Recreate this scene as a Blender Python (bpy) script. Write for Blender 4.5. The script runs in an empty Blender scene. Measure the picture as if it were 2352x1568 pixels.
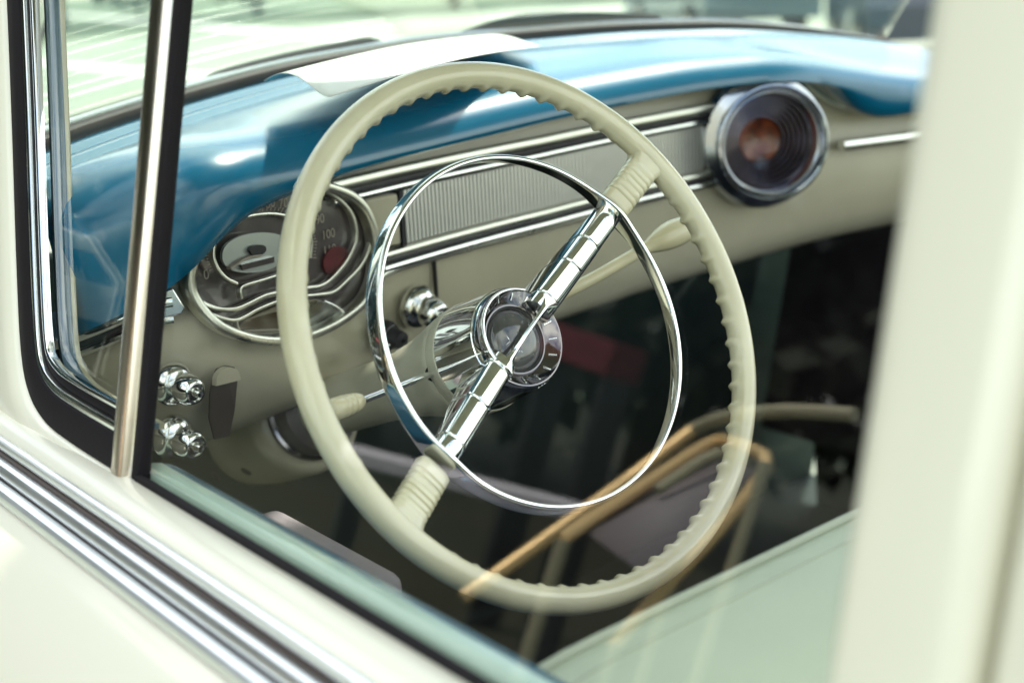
import bpy, math, random
import numpy as np
from mathutils import Matrix, Vector
R = math.radians
random.seed(5)
SC = bpy.context.scene
COL = SC.collection

# ------------------------------------------------------------------ camera
YAW, PITCH, ROLL, FPX, PW, PH = R(39.19), R(15.9), R(2.96), 3000.0, 2352.0, 1568.0
HUB = np.array([-.41, 0., 1.0])
_d = np.array([math.sin(YAW)*math.cos(PITCH), math.cos(YAW)*math.cos(PITCH), -math.sin(PITCH)])
_r0 = np.array([math.cos(YAW), -math.sin(YAW), 0.]); _u0 = np.cross(_r0, _d)
_r = _r0*math.cos(ROLL)-_u0*math.sin(ROLL); _u = _u0*math.cos(ROLL)+_r0*math.sin(ROLL)
CAM = np.array([-1.05044, -.74732, 1.26915])
cd = bpy.data.cameras.new('camera'); cam = bpy.data.objects.new('camera', cd); COL.objects.link(cam)
cd.sensor_width = 36; cd.lens = FPX/PW*36; cd.clip_start = .02; cd.clip_end = 500
cam.matrix_world = Matrix(((_r[0], _u[0], -_d[0], CAM[0]), (_r[1], _u[1], -_d[1], CAM[1]), (_r[2], _u[2], -_d[2], CAM[2]), (0, 0, 0, 1)))
cd.dof.use_dof = True; cd.dof.focus_distance = 1.07; cd.dof.aperture_fstop = 3.8; cd.dof.aperture_blades = 9
SC.camera = cam

# ------------------------------------------------------------------ world, sun, exposure
SUN_EL, SUN_AZ = R(54), R(72)          # azimuth from +Y (car's nose) towards +X
w = bpy.data.worlds.new('World'); SC.world = w; w.use_nodes = True
nt = w.node_tree; nt.nodes.clear()
out = nt.nodes.new('ShaderNodeOutputWorld'); bg = nt.nodes.new('ShaderNodeBackground'); bg.inputs[1].default_value = .12
sky = nt.nodes.new('ShaderNodeTexSky'); sky.sky_type = 'NISHITA'; sky.sun_disc = False
sky.sun_elevation = SUN_EL; sky.sun_rotation = SUN_AZ
tc = nt.nodes.new('ShaderNodeTexCoord'); nz = nt.nodes.new('ShaderNodeTexNoise')
nz.inputs['Scale'].default_value = 2.2; nz.inputs['Detail'].default_value = 6
rp = nt.nodes.new('ShaderNodeValToRGB'); rp.color_ramp.elements[0].position = .40; rp.color_ramp.elements[1].position = .62
mx = nt.nodes.new('ShaderNodeMix'); mx.data_type = 'RGBA'; mx.inputs[7].default_value = (8.5, 9.0, 8.4, 1)
nt.links.new(tc.outputs['Generated'], nz.inputs['Vector']); nt.links.new(nz.outputs[0], rp.inputs[0])
nt.links.new(rp.outputs[0], mx.inputs[0]); nt.links.new(sky.outputs[0], mx.inputs[6])
nt.links.new(mx.outputs[2], bg.inputs[0]); nt.links.new(bg.outputs[0], out.inputs[0])
sl = bpy.data.lights.new('sun', 'SUN'); sl.energy = 2.6; sl.angle = R(3); sl.color = (1, .96, .88)
so = bpy.data.objects.new('sun', sl); COL.objects.link(so)
_sd = Vector((math.sin(SUN_AZ)*math.cos(SUN_EL), math.cos(SUN_AZ)*math.cos(SUN_EL), math.sin(SUN_EL)))
so.rotation_euler = _sd.to_track_quat('Z', 'Y').to_euler()
SC.view_settings.view_transform = 'Standard'; SC.view_settings.look = 'None'
SC.view_settings.exposure = 1.58; SC.view_settings.gamma = 1
SC.render.engine = 'CYCLES'
SC.cycles.use_denoising = True
SC.cycles.max_bounces = 10; SC.cycles.transparent_max_bounces = 24
SC.cycles.glossy_bounces = 6; SC.cycles.diffuse_bounces = 5; SC.cycles.transmission_bounces = 4
SC.cycles.caustics_reflective = False; SC.cycles.sample_clamp_indirect = 6

# ------------------------------------------------------------------ materials
def mat(name, base, rough=.5, metal=0., coat=0., coat_r=.05, spec=.5, sss=0., noise=0., nscale=30., bump=0., bscale=200., mix2=None, rvar=0.):
    m = bpy.data.materials.new(name); m.use_nodes = True
    t = m.node_tree; b = t.nodes['Principled BSDF']
    b.inputs['Base Color'].default_value = (*base, 1); b.inputs['Roughness'].default_value = rough
    b.inputs['Metallic'].default_value = metal; b.inputs['Coat Weight'].default_value = coat
    b.inputs['Coat Roughness'].default_value = coat_r; b.inputs['Specular IOR Level'].default_value = spec
    if sss:
        b.inputs['Subsurface Weight'].default_value = sss; b.inputs['Subsurface Radius'].default_value = (.02, .018, .01); b.inputs['Subsurface Scale'].default_value = .3
    if noise or bump or rvar:
        c = t.nodes.new('ShaderNodeTexCoord')
    if noise:
        n = t.nodes.new('ShaderNodeTexNoise'); n.inputs['Scale'].default_value = nscale; n.inputs['Detail'].default_value = 6
        t.links.new(c.outputs['Object'], n.inputs['Vector'])
        x = t.nodes.new('ShaderNodeMix'); x.data_type = 'RGBA'
        c2 = mix2 or tuple(v*(1-noise) for v in base)
        x.inputs[6].default_value = (*base, 1); x.inputs[7].default_value = (*c2, 1)
        rr = t.nodes.new('ShaderNodeValToRGB'); rr.color_ramp.elements[0].position = .35; rr.color_ramp.elements[1].position = .65
        t.links.new(n.outputs[0], rr.inputs[0]); t.links.new(rr.outputs[0], x.inputs[0]); t.links.new(x.outputs[2], b.inputs['Base Color'])
    if rvar:
        n = t.nodes.new('ShaderNodeTexNoise'); n.inputs['Scale'].default_value = 18; n.inputs['Detail'].default_value = 8
        t.links.new(c.outputs['Object'], n.inputs['Vector'])
        mr = t.nodes.new('ShaderNodeMapRange'); mr.inputs[3].default_value = max(0, rough-rvar); mr.inputs[4].default_value = rough+rvar
        t.links.new(n.outputs[0], mr.inputs[0]); t.links.new(mr.outputs[0], b.inputs['Roughness'])
    if bump:
        n = t.nodes.new('ShaderNodeTexNoise'); n.inputs['Scale'].default_value = bscale; n.inputs['Detail'].default_value = 4
        t.links.new(c.outputs['Object'], n.inputs['Vector'])
        bp = t.nodes.new('ShaderNodeBump'); bp.inputs['Strength'].default_value = bump; bp.inputs['Distance'].default_value = .002
        t.links.new(n.outputs[0], bp.inputs['Height']); t.links.new(bp.outputs[0], b.inputs['Normal'])
    return m

def glass(name, f0=.04, tint=(1, 1, 1)):
    m = bpy.data.materials.new(name); m.use_nodes = True; t = m.node_tree; t.nodes.clear()
    o = t.nodes.new('ShaderNodeOutputMaterial'); g = t.nodes.new('ShaderNodeBsdfGlossy'); g.inputs['Roughness'].default_value = 0.0
    tr = t.nodes.new('ShaderNodeBsdfTransparent'); tr.inputs[0].default_value = (*tint, 1); ms = t.nodes.new('ShaderNodeMixShader')
    ge = t.nodes.new('ShaderNodeNewGeometry'); dt = t.nodes.new('ShaderNodeVectorMath'); dt.operation = 'DOT_PRODUCT'
    def M(op, a=None, b=None):
        n = t.nodes.new('ShaderNodeMath'); n.operation = op
        for i, v in ((0, a), (1, b)):
            if v is None: continue
            if isinstance(v, (int, float)): n.inputs[i].default_value = v
            else: t.links.new(v, n.inputs[i])
        return n.outputs[0]
    t.links.new(ge.outputs['Normal'], dt.inputs[0]); t.links.new(ge.outputs['Incoming'], dt.inputs[1])
    c = M('ABSOLUTE', dt.outputs['Value']); p = M('POWER', M('SUBTRACT', 1., c), 5.); f = M('ADD', M('MULTIPLY', p, 1-f0), f0)
    t.links.new(f, ms.inputs[0]); t.links.new(tr.outputs[0], ms.inputs[1]); t.links.new(g.outputs[0], ms.inputs[2]); t.links.new(ms.outputs[0], o.inputs[0])
    return m

M = dict(
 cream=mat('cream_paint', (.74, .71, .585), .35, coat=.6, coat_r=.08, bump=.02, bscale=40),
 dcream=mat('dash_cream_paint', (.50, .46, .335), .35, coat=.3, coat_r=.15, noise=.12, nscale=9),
 blue=mat('blue_enamel', (.0005, .125, .24), .26, coat=.9, coat_r=.20, spec=.4, bump=.015, bscale=30),
 ivory=mat('ivory_plastic', (.68, .64, .47), .20, coat=.6, coat_r=.08, sss=.25, noise=.14, nscale=9, mix2=(.58, .53, .36), rvar=.08, bump=.03, bscale=60),
 ivory2=mat('warm_ivory_plastic', (.66, .60, .40), .25, coat=.3, sss=.15, noise=.1, nscale=30),
 colp=mat('column_paint', (.54, .525, .41), .4, coat=.15, noise=.08, nscale=12),
 chrome=mat('chrome', (.86, .88, .88), .045, 1., rvar=.04),
 chrome2=mat('worn_chrome', (.74, .75, .72), .16, 1., rvar=.08),
 satin=mat('satin_moulding', (.90, .92, .94), .38, 1., rvar=.06),
 cgrey=mat('collar_grey', (.13, .115, .115), .45, noise=.3, nscale=30),
 ribm=mat('rib_silver', (.80, .79, .74), .35, .55),
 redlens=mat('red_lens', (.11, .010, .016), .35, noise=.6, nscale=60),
 barmet=mat('warm_bar_metal', (.80, .71, .60), .22, 1., rvar=.1),  # tan reflection on the division bar is put into this metal colour
 mchrome=mat('aged_chrome', (.46, .48, .52), .14, 1., rvar=.07),
 gchrome=mat('grey_chrome', (.20, .19, .20), .10, 1., rvar=.05),
 dchrome=mat('dark_chrome', (.10, .09, .11), .18, 1., rvar=.08),
 steel=mat('brushed_trim', (.66, .66, .58), .3, 1., rvar=.1),
 rubber=mat('black_rubber', (.008, .006, .008), .7, spec=.2, bump=.1, bscale=90),
 brubber=mat('brown_rubber', (.05, .035, .03), .5),
 dark=mat('dark_trim', (.012, .010, .016), .5, noise=.4, nscale=10),
 dial=mat('dial_face', (.085, .070, .068), .22, coat=.8, coat_r=.05, noise=.35, nscale=25),
 amber=mat('amber_lens', (.055, .038, .014), .15, coat=.8, coat_r=.06),
 num=mat('dial_print', (.27, .235, .19), .5),
 silver=mat('dial_silver', (.62, .66, .62), .25, .7),
 mint=mat('mint_vinyl', (.45, .51, .39), .5, bump=.28, bscale=420, noise=.08, nscale=6),
 mintp=mat('mint_enamel', (.46, .60, .51), .3, coat=.8),
 welt=mat('grey_welt', (.33, .36, .28), .5),
 armr=mat('grey_vinyl', (.27, .24, .255), .6, bump=.2, bscale=300),
 plum=mat('plum_door_card', (.022, .014, .022), .6, noise=.4, nscale=6),
 carpet=mat('green_carpet', (.008, .022, .018), .95, bump=.5, bscale=400),
 black=mat('black_metal', (.01, .01, .012), .5),
 navy=mat('navy_fabric', (.004, .006, .02), .8),
 red=mat('red_cloth', (.13, .006, .016), .8, noise=.3, nscale=20),
 paper=mat('white_paper', (.86, .87, .84), .6, noise=.04, nscale=5),
 orange=mat('orange_cone', (.22, .045, .015), .3, noise=.95, nscale=45, coat=.4),
 emblem=mat('emblem_lens', (.085, .085, .088), .10, coat=1., coat_r=.02, noise=.3, nscale=30),
 sgrey=mat('slate_frame', (.10, .16, .21), .35, coat=.3),
 tan=mat('tan_edge', (.42, .39, .26), .5),
 ghead=mat('headliner', (.42, .40, .31), .9),
 palegrey=mat('pale_grey_paint', (.62, .58, .62), .6),
 paint=mat('road_paint', (.8, .8, .76), .8, noise=.15, nscale=3),
 gold=mat('gold_tube', (1., .70, .34), .34, .4),
 carg=mat('slate_car_paint', (.10, .13, .16), .4, coat=.5), carw=mat('car_window', (.02, .025, .03), .1), tyre=mat('tyre', (.02, .02, .02), .7),
 carb=mat('dark_blue_car_paint', (.035, .045, .075), .4, coat=.5),
 bark=mat('bark', (.06, .045, .03), .9), leaf=mat('leaf', (.016, .026, .010), .6, noise=.5, nscale=.8),
 glass=glass('window_glass', .065, (.995, 1., .98)), wglass=glass('windshield_glass', .03, (.955, 1, .96)),
)
def ground_mat():
    m = mat('pale_concrete', (.35, .385, .31), .9, noise=.25, nscale=.35, mix2=(.27, .31, .24), bump=.3, bscale=40)
    return m
M['ground'] = ground_mat()
M['grass'] = mat('dry_grass', (.026, .030, .012), .95, noise=.5, nscale=1.2, mix2=(.04, .036, .016))
M['lawn'] = mat('lawn', (.17, .21, .14), .95, noise=.4, nscale=.3, mix2=(.12, .16, .10))

# ------------------------------------------------------------------ helpers
def ray(px, py): return _d+_r*(px-PW/2)/FPX-_u*(py-PH/2)/FPX
def hit(px, py, fn, t0=.15, t1=12, n=500):
    q = ray(px, py); ts = np.linspace(t0, t1, n); v = [fn(CAM+t*q) for t in ts]
    for a, b, va, vb in zip(ts, ts[1:], v, v[1:]):
        if va*vb <= 0:
            for _ in range(40):
                m = (a+b)/2
                if fn(CAM+m*q)*va > 0: a = m
                else: b = m
            return CAM+a*q
    raise ValueError((px, py))
def atx(px, py, x): return hit(px, py, lambda P: P[0]-x)
def aty(px, py, y): return hit(px, py, lambda P: P[1]-y)
def atz(px, py, z): return hit(px, py, lambda P: P[2]-z)
TUM = .22
def xg(z): return -.715+TUM*(z-.93)
def atg(px, py, off=0.): return hit(px, py, lambda P: P[0]-xg(P[2])+off)      # off>0: outwards
def yf(x):
    if x > -.53: return .36-.30*x*x
    q = -.53-x; return .27573-.318*q+6*q*q
def yw(x): return .62-.40*x*x
def atf(px, py, off=0.): return hit(px, py, lambda P: P[1]-yf(P[0])+off)      # off>0: towards the driver
def S(x, z, off=0.): return np.array([x, yf(x)-off, z])

def obj(name, V, F, m, parent=None, smooth=True, angle=35):
    me = bpy.data.meshes.new(name); me.from_pydata([tuple(map(float, v)) for v in V], [], F); me.update()
    me.materials.append(m)
    if smooth:
        me.polygons.foreach_set('use_smooth', [True]*len(me.polygons)); me.set_sharp_from_angle(angle=R(angle))
    o = bpy.data.objects.new(name, me); COL.objects.link(o)
    if parent is not None: o.parent = parent
    return o
def fixn(o):
    import bmesh
    b = bmesh.new(); b.from_mesh(o.data); bmesh.ops.recalc_face_normals(b, faces=b.faces); b.to_mesh(o.data); b.free(); return o
class MB:
    def __init__(s): s.V = []; s.F = []
    def add(s, V, F):
        k = len(s.V); s.V += list(V); s.F += [tuple(i+k for i in f) for f in F]; return s
    def build(s, name, m, parent=None, smooth=True, angle=35): return fixn(obj(name, s.V, s.F, m, parent, smooth, angle))
def grid(rows, cu=False, cv=False, cap=False):
    """rows: list of rows of points. cu closes along a row, cv closes the rows."""
    n, k = len(rows), len(rows[0]); V = [p for r_ in rows for p in r_]; F = []
    for i in range(n if cv else n-1):
        for j in range(k if cu else k-1):
            a, b = i*k+j, i*k+(j+1) % k; i2 = (i+1) % n
            F.append((a, b, i2*k+(j+1) % k, i2*k+j))
    if cap: F.append(tuple(range(k))[::-1]); F.append(tuple((n-1)*k+j for j in range(k)))
    return V, F
def nrm(v): v = np.asarray(v, float); return v/max(1e-12, np.linalg.norm(v))
def smoothpath(P, n=8, closed=False):
    P = [np.asarray(p, float) for p in P]; out = []; N = len(P)
    for i in range(N if closed else N-1):
        p0 = P[(i-1) % N] if closed or i > 0 else P[0]*2-P[1]
        p1 = P[i]; p2 = P[(i+1) % N]; p3 = P[(i+2) % N] if closed or i+2 < N else P[-1]*2-P[-2]
        for t in np.linspace(0, 1, n, endpoint=False):
            out.append(.5*((2*p1)+(-p0+p2)*t+(2*p0-5*p1+4*p2-p3)*t*t+(-p0+3*p1-3*p2+p3)*t**3))
    if not closed: out.append(P[-1])
    return out
def sweep(path, prof, up, closed=False, cap=True, scale=None):
    """prof: (a, b) pairs, a along tangent x up, b along up."""
    path = [np.asarray(p, float) for p in path]; N = len(path); rows = []
    for i, p in enumerate(path):
        if closed: t = path[(i+1) % N]-path[i-1]
        else: t = path[min(i+1, N-1)]-path[max(i-1, 0)]
        t = nrm(t); u = up(p) if callable(up) else np.asarray(up, float)
        s = nrm(np.cross(t, u)); u2 = np.cross(s, t); k = scale(i/(N-1)) if scale else 1.
        rows.append([p+k*(a*s+b*u2) for a, b in prof])
    return grid(rows, cu=True, cv=closed, cap=cap and not closed)
def circ(r, n=12, ry=None): return [(r*math.cos(2*math.pi*i/n), (ry or r)*math.sin(2*math.pi*i/n)) for i in range(n)]
def rbox(w, h, r, n=4):
    o = []
    for cx, cy, a0 in ((w-r, h-r, 0), (-w+r, h-r, 90), (-w+r, -h+r, 180), (w-r, -h+r, 270)):
        for k in range(n): a = R(a0+90*k/(n-1)); o.append((cx+r*math.cos(a), cy+r*math.sin(a)))
    return o
def frame(axis, ref=(0, 0, 1)):
    a = nrm(axis); s = nrm(np.cross(ref, a)); return s, np.cross(a, s), a
def lathe(prof, org, axis, ref=(0, 0, 1), n=56, a0=0, a1=360):
    s, u, a = frame(axis, ref); org = np.asarray(org, float); full = a1-a0 >= 360; rows = []
    for k in range(n if full else n+1):
        th = R(a0+(a1-a0)*k/n)
        rows.append([org+a*h+(s*math.cos(th)+u*math.sin(th))*r for r, h in prof])
    return grid(rows, cv=full)
def box(c, sx, sy, sz, ax=None):
    c = np.asarray(c, float); X, Y, Z = (np.eye(3) if ax is None else ax)
    V = [c+X*sx*i/2+Y*sy*j/2+Z*sz*k/2 for i in (-1, 1) for j in (-1, 1) for k in (-1, 1)]
    return V, [(0, 1, 3, 2), (4, 6, 7, 5), (0, 4, 5, 1), (2, 3, 7, 6), (0, 2, 6, 4), (1, 5, 7, 3)]
def bev(o, wd=.004, seg=3):
    b = o.modifiers.new('bevel', 'BEVEL'); b.width = wd; b.segments = seg; b.limit_method = 'ANGLE'; b.angle_limit = R(40); return o
def mesh(name, VF, m, parent=None, smooth=True, angle=35): return fixn(obj(name, VF[0], VF[1], m, parent, smooth, angle))
def solid(o, t, off=0.):
    s = o.modifiers.new('thickness', 'SOLIDIFY'); s.thickness = t; s.offset = off; return o
def empty(name, parent=None, loc=(0, 0, 0)):
    o = bpy.data.objects.new(name, None); o.empty_display_size = .05; o.location = loc; COL.objects.link(o)
    if parent is not None: o.parent = parent
    return o
def tag(o, label=None, cat=None, group=None, kind=None):
    for k, v in (('label', label), ('category', cat), ('group', group), ('kind', kind)):
        if v: o[k] = v
    return o
def fan(P, c=None):
    c = np.mean(P, axis=0) if c is None else c
    n = len(P); return list(P)+[c], [(i, (i+1) % n, n) for i in range(n)]
def slab(P, nvec, th):
    """closed outline P extruded by th along nvec."""
    n = len(P); nv = np.asarray(nvec, float)*th; V = list(P)+[np.asarray(p)+nv for p in P]
    F = [tuple(range(n))[::-1], tuple(range(n, 2*n))]+[(i, (i+1) % n, n+(i+1) % n, n+i) for i in range(n)]
    return V, F
def interp(x, X, Y): return np.interp(x, X, Y)
def sm(X, Y, w=.02):
    """smooth table lookup"""
    def f(x):
        return float(np.mean([np.interp(x+d, X, Y) for d in np.linspace(-w, w, 7)]))
    return f

# ------------------------------------------------------------------ the setting
G = mesh('ground', ([(-250, -250, 0), (250, -250, 0), (250, 250, 0), (-250, 250, 0)], [(0, 1, 2, 3)]), M['ground']); tag(G, kind='structure')
g2 = mesh('lawn', ([(-60, 34, .004), (120, 34, .004), (120, 200, .004), (-60, 200, .004)], [(0, 1, 2, 3)]), M['lawn']); tag(g2, kind='structure')
g3 = mesh('grass_verge', ([(-60, -30, .004), (-3.0, -30, .004), (-3.0, 33.9, .004), (-60, 33.9, .004)], [(0, 1, 2, 3)]), M['grass']); tag(g3, kind='structure')

# ------------------------------------------------------------------ the car
car = tag(empty('vintage_car', loc=(0, 0, 0)), 'vintage cream and blue car seen through its front side window', 'car')

# ---- steering wheel (local frame: x right, y up the wheel, z to the driver)
RK = R(26.62)
n_ = np.array([0, -math.cos(RK), math.sin(RK)]); u_ = np.array([0, math.sin(RK), math.cos(RK)])
sw = empty('steering_wheel', car)
sw.matrix_local = Matrix(((1, u_[0], n_[0], HUB[0]), (0, u_[1], n_[1], HUB[1]), (0, u_[2], n_[2], HUB[2]), (0, 0, 0, 1)))
def make_rim():
    NB = 66; SEG = NB*10; rows = []; Rm = .2116
    for i in range(SEG):
        th = 2*math.pi*i/SEG; ph = (i % 10)/10.
        # narrow ridge, broad scooped valley
        c = max(0., math.cos(2*math.pi*ph)); b = .0025*c**2.0-.0005
        deg = math.degrees(th); near = min(abs((deg-a+180) % 360-180) for a in (33.5, 211.5))
        b *= min(1., max(0., (near-9)/5.))
        row = []
        for k in range(22):
            a = 2*math.pi*k/22; ca, sa = math.cos(a), math.sin(a)
            wgt = max(0., math.cos(a-R(212)))**2.5            # inner, rear side of the section
            rr = .0109+b*wgt*1.25
            row.append(((Rm+rr*ca)*math.cos(th), (Rm+rr*ca)*math.sin(th), rr*1.0*sa))
        rows.append(row)
    return grid(rows, cu=True, cv=True)
mesh('rim', make_rim(), M['ivory'], sw, angle=60)
def rim_spoke(deg):
    th = R(deg); er = np.array([math.cos(th), math.sin(th), 0]); et = np.array([-math.sin(th), math.cos(th), 0]); ez = np.array([0, 0, 1.])
    rows = []; prof = rbox(1, 1, .55, 5)
    st = np.linspace(0, 1, 60)
    for s in st:
        rr = .149+s*(.2125-.149); hw = .0142+.016*max(0, (s-.72)/.28)**2.2; ht = .0085+.001*s; zc = -.0135*(1-s)**1.3-.0005
        rib = 0
        if .16 < s < .74:
            q = (s-.16)/.58*6.5 % 1; rib = -.0018*max(0, 1-abs(q-.5)/.16)
        if s < .04: hw *= .86+3.5*s; ht *= .8+5*s
        rows.append([er*rr+et*(hw+rib)*a+ez*(zc+(ht+rib)*b) for a, b in prof])
    return grid(rows, cu=True, cap=True)
for a in (33.5, 211.0): mesh('rim_spoke', rim_spoke(a), M['ivory'], sw, angle=50)
def ring():
    rows = []; N = 220
    prof = []
    for k in range(24):
        a = 2*math.pi*k/24; ca, sa = math.cos(a), math.sin(a); e = .5
        prof.append((.0024*abs(ca)**e*np.sign(ca), .0078*abs(sa)**e*np.sign(sa)))
    for i in range(N):
        th = 2*math.pi*i/N
        near = min(abs((math.degrees(th)-a+180) % 360-180) for a in (33.5, 211.5))
        k = 1+.55*math.exp(-(near/9)**2)
        rows.append([((.1432+p+(-.0014*(q/.0078)))*math.cos(th), (.1432+p+(-.0014*(q/.0078)))*math.sin(th), -.0085+q*k) for p, q in prof])
    return grid(rows, cu=True, cv=True)
mesh('horn_ring', ring(), M['chrome'], sw, angle=50)
def horn_spoke(deg, r0, r1, grooves):
    th = R(deg); er = np.array([math.cos(th), math.sin(th), 0]); et = np.array([-math.sin(th), math.cos(th), 0]); ez = np.array([0, 0, 1.])
    st = sorted(set(list(np.linspace(0, 1, 40))+[g+d for g in grooves for d in (-.012, -.007, 0, .007, .012)])); rows = []
    for s in st:
        rr = r0+s*(r1-r0); top = -.021+.0205*s**.85-.004*max(0, s-.9)*10*.6
        gd = max([max(0, 1-abs(s-g)/.008) for g in grooves] or [0])*.0012
        hw = .0118-.0012*s-gd*.6; dep = .034*(1-s)**1.2+.014; top -= gd
        pr = [(-hw*1.05, -dep), (-hw*1.02, -.010), (-hw*.96, -.0055), (-hw*.72, -.0016), (-hw*.35, -.0003), (0, 0), (hw*.35, -.0003), (hw*.72, -.0016), (hw*.96, -.0055), (hw*1.02, -.010), (hw*1.05, -dep)]
        rows.append([er*rr+et*a+ez*(top+b) for a, b in pr])
    return grid(rows, cu=True, cap=True)
mesh('horn_spoke', horn_spoke(33.5, .030, .1425, (.10, .42, .66)), M['chrome'], sw, angle=42)
mesh('horn_spoke', horn_spoke(211.0, .030, .1425, (.10, .46, .84)), M['chrome'], sw, angle=42)
mesh('hub_cone', lathe([(.0412, -.0315), (.0425, -.036), (.0424, -.0365), (.0432, -.037), (.0446, -.055), (.0462, -.078), (.0468, -.088), (.040, -.089)], (0, 0, 0), (0, 0, 1), (0, 1, 0), 96), M['chrome'], sw, angle=40)
mesh('hub_bezel', lathe([(.040, -.0345), (.0413, -.032), (.0408, -.0302), (.0396, -.0300), (.0386, -.0312), (.0330, -.0365), (.0296, -.0385), (.0290, -.0375), (.0278, -.0375), (.0272, -.040)], (0, 0, 0), (0, 0, 1), (0, 1, 0), 96), M['gchrome'], sw, angle=30)
for k in range(16):
    a = R(k*22.5+9); er = np.array([math.cos(a), math.sin(a), 0]); et = np.array([-math.sin(a), math.cos(a), 0]); ez = np.array([0, 0, 1.])
    ax = (nrm(er*.0058+ez*.0046), et, nrm(-er*.0046+ez*.0058))
    bev(mesh('bezel_tick', box(er*.0348+ez*-.0344, .0072, .0013, .0014, ax), M['chrome'], sw), .0004, 2)
mesh('emblem_seat', lathe([(.0275, -.0388), (.0262, -.0392), (.0252, -.0405)], (0, 0, 0), (0, 0, 1), (0, 1, 0), 64), M['black'], sw)
mesh('emblem', lathe([(.0258, -.0400), (.0245, -.0372), (.0205, -.0345), (.0150, -.0325), (.008, -.0313), (.0004, -.0309)], (0, 0, 0), (0, 0, 1), (0, 1, 0), 64), M['emblem'], sw, angle=60)
def star(cx, cy, r):
    zz = -.0309-.0095*((cx*cx+cy*cy)/.0258**2); mb = MB()
    for a in (20, 110):
        d = np.array([math.cos(R(a)), math.sin(R(a)), 0]); e = np.array([-d[1], d[0], 0]); c = np.array([cx, cy, zz+.0003])
        P = [c-d*r, c+e*.00035, c+d*r, c-e*.00035]
        mb.add(*slab(P, (0, 0, 1), .0003))
    mb.add(*lathe([(.0009, 0), (.0007, .0005), (.0001, .0007)], (cx, cy, zz), (0, 0, 1), (0, 1, 0), 10))
    return mb
for cx, cy, r in ((-.010, -.001, .006), (.001, .0012, .005), (-.006, .014, .004), (.004, .015, .0045), (.008, -.013, .005), (-.003, -.010, .003)):
    star(cx, cy, r).build('emblem_star', M['chrome2'], sw, smooth=False)
# slim chrome bar bridging the two horn spokes across the hub, and the shield shaped brace beside it
def bridge():
    th = R(32.5); er = np.array([math.cos(th), math.sin(th), 0]); et = np.array([-math.sin(th), math.cos(th), 0]); ez = np.array([0, 0, 1.]); rows = []
    for s in np.linspace(-1, 1, 31):
        hw = .0022+.0065*abs(s)**5; zc = -.0205+.0030*abs(s)**2
        rows.append([er*.0395*s+et*(a*hw)+ez*(zc+b) for a, b in ((-1, -.007), (-.9, -.001), (-.25, .0008), (.25, .0008), (.9, -.001), (1, -.007))])
    return grid(rows, cu=True, cap=True)
mesh('hub_bridge', bridge(), M['chrome'], sw, angle=30)
def brace():
    P = []
    for k in range(41):
        t = k/40; a = R(214-150*t); q = .0392-.004*math.sin(math.pi*t)*.2
        P.append((q*math.cos(a), q*math.sin(a), -.0215-.0075*math.sin(math.pi*t*.75)**.7))
    return sweep(P, rbox(.0016, .0032, .0012, 4), (0, 0, 1), scale=lambda t: 1.25-.7*t)
mesh('hub_brace', brace(), M['chrome'], sw, angle=40)

# ---- column
ca_ = R(21.5); CAX = np.array([0, math.cos(ca_), -math.sin(ca_)])
def caxis(h):
    w_ = min(1, max(0, (h-.09)/.08)); w_ = w_*w_*(3-2*w_); return nrm(-n_*(1-w_)+CAX*w_)
def ccen(h, N=60): return HUB-n_*min(h, .0875)+(sum((caxis(.0875+(h-.0875)*(i+.5)/N) for i in range(N)), np.zeros(3))*(h-.0875)/N if h > .0875 else 0)
HUB2 = ccen(.2)-CAX*.2
col = mesh('steering_column', lathe([(.033, .19), (.0305, .21), (.0295, .26), (.0285, .50)], HUB2, CAX, n=64), M['colp'], car)
bp_ = [(.0462, .0875), (.0475, .0885), (.0478, .092), (.0474, .100), (.0472, .1005), (.0466, .1022), (.0470, .1032), (.0462, .112), (.0440, .126), (.0410, .142), (.0375, .160), (.0345, .178), (.0325, .196), (.030, .200)]
rows = []
for k in range(80):
    th = 2*math.pi*k/80; row = []
    for r_, h_ in bp_:
        ax_ = caxis(h_); s3, u3, _ = frame(ax_); row.append(ccen(h_)+(s3*math.cos(th)+u3*math.sin(th))*r_)
    rows.append(row)
mesh('column_bell', grid(rows, cv=True), M['colp'], col, angle=30)
mesh('column_collar', lathe([(.0300, .372), (.0405, .378), (.0440, .386), (.0450, .392), (.0440, .398), (.030, .400)], HUB2, CAX, n=64), M['cgrey'], col)
mesh('collar_ring', lathe([(.0440, .397), (.0485, .398), (.0490, .403), (.0460, .408)], HUB2, CAX, n=64), M['gchrome'], col)
mesh('column_bracket', lathe([(.044, .404), (.054, .406), (.060, .412), (.0625, .425), (.0625, .50), (.060, .535), (.05, .55), (.01, .552)], HUB2, CAX, n=64), M['dcream'], col)
for hp in ((497, 1092), (566, 1082)):
    hc = hit(*hp, lambda q: np.linalg.norm(np.cross(q-HUB2, CAX))-.0627 if (q-HUB2)@CAX > .38 else 1.)
    s3 = nrm(hc-HUB2-CAX*((hc-HUB2)@CAX)); mesh('bracket_screw', lathe([(.0065, 0), (.0060, .0012), (.0035, .0018), (.0032, .0006), (.0002, .0005)], hc, s3, (0, 1, 0), n=20), M['dark'], col)  # dark discs set where the bracket has open holes
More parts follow.
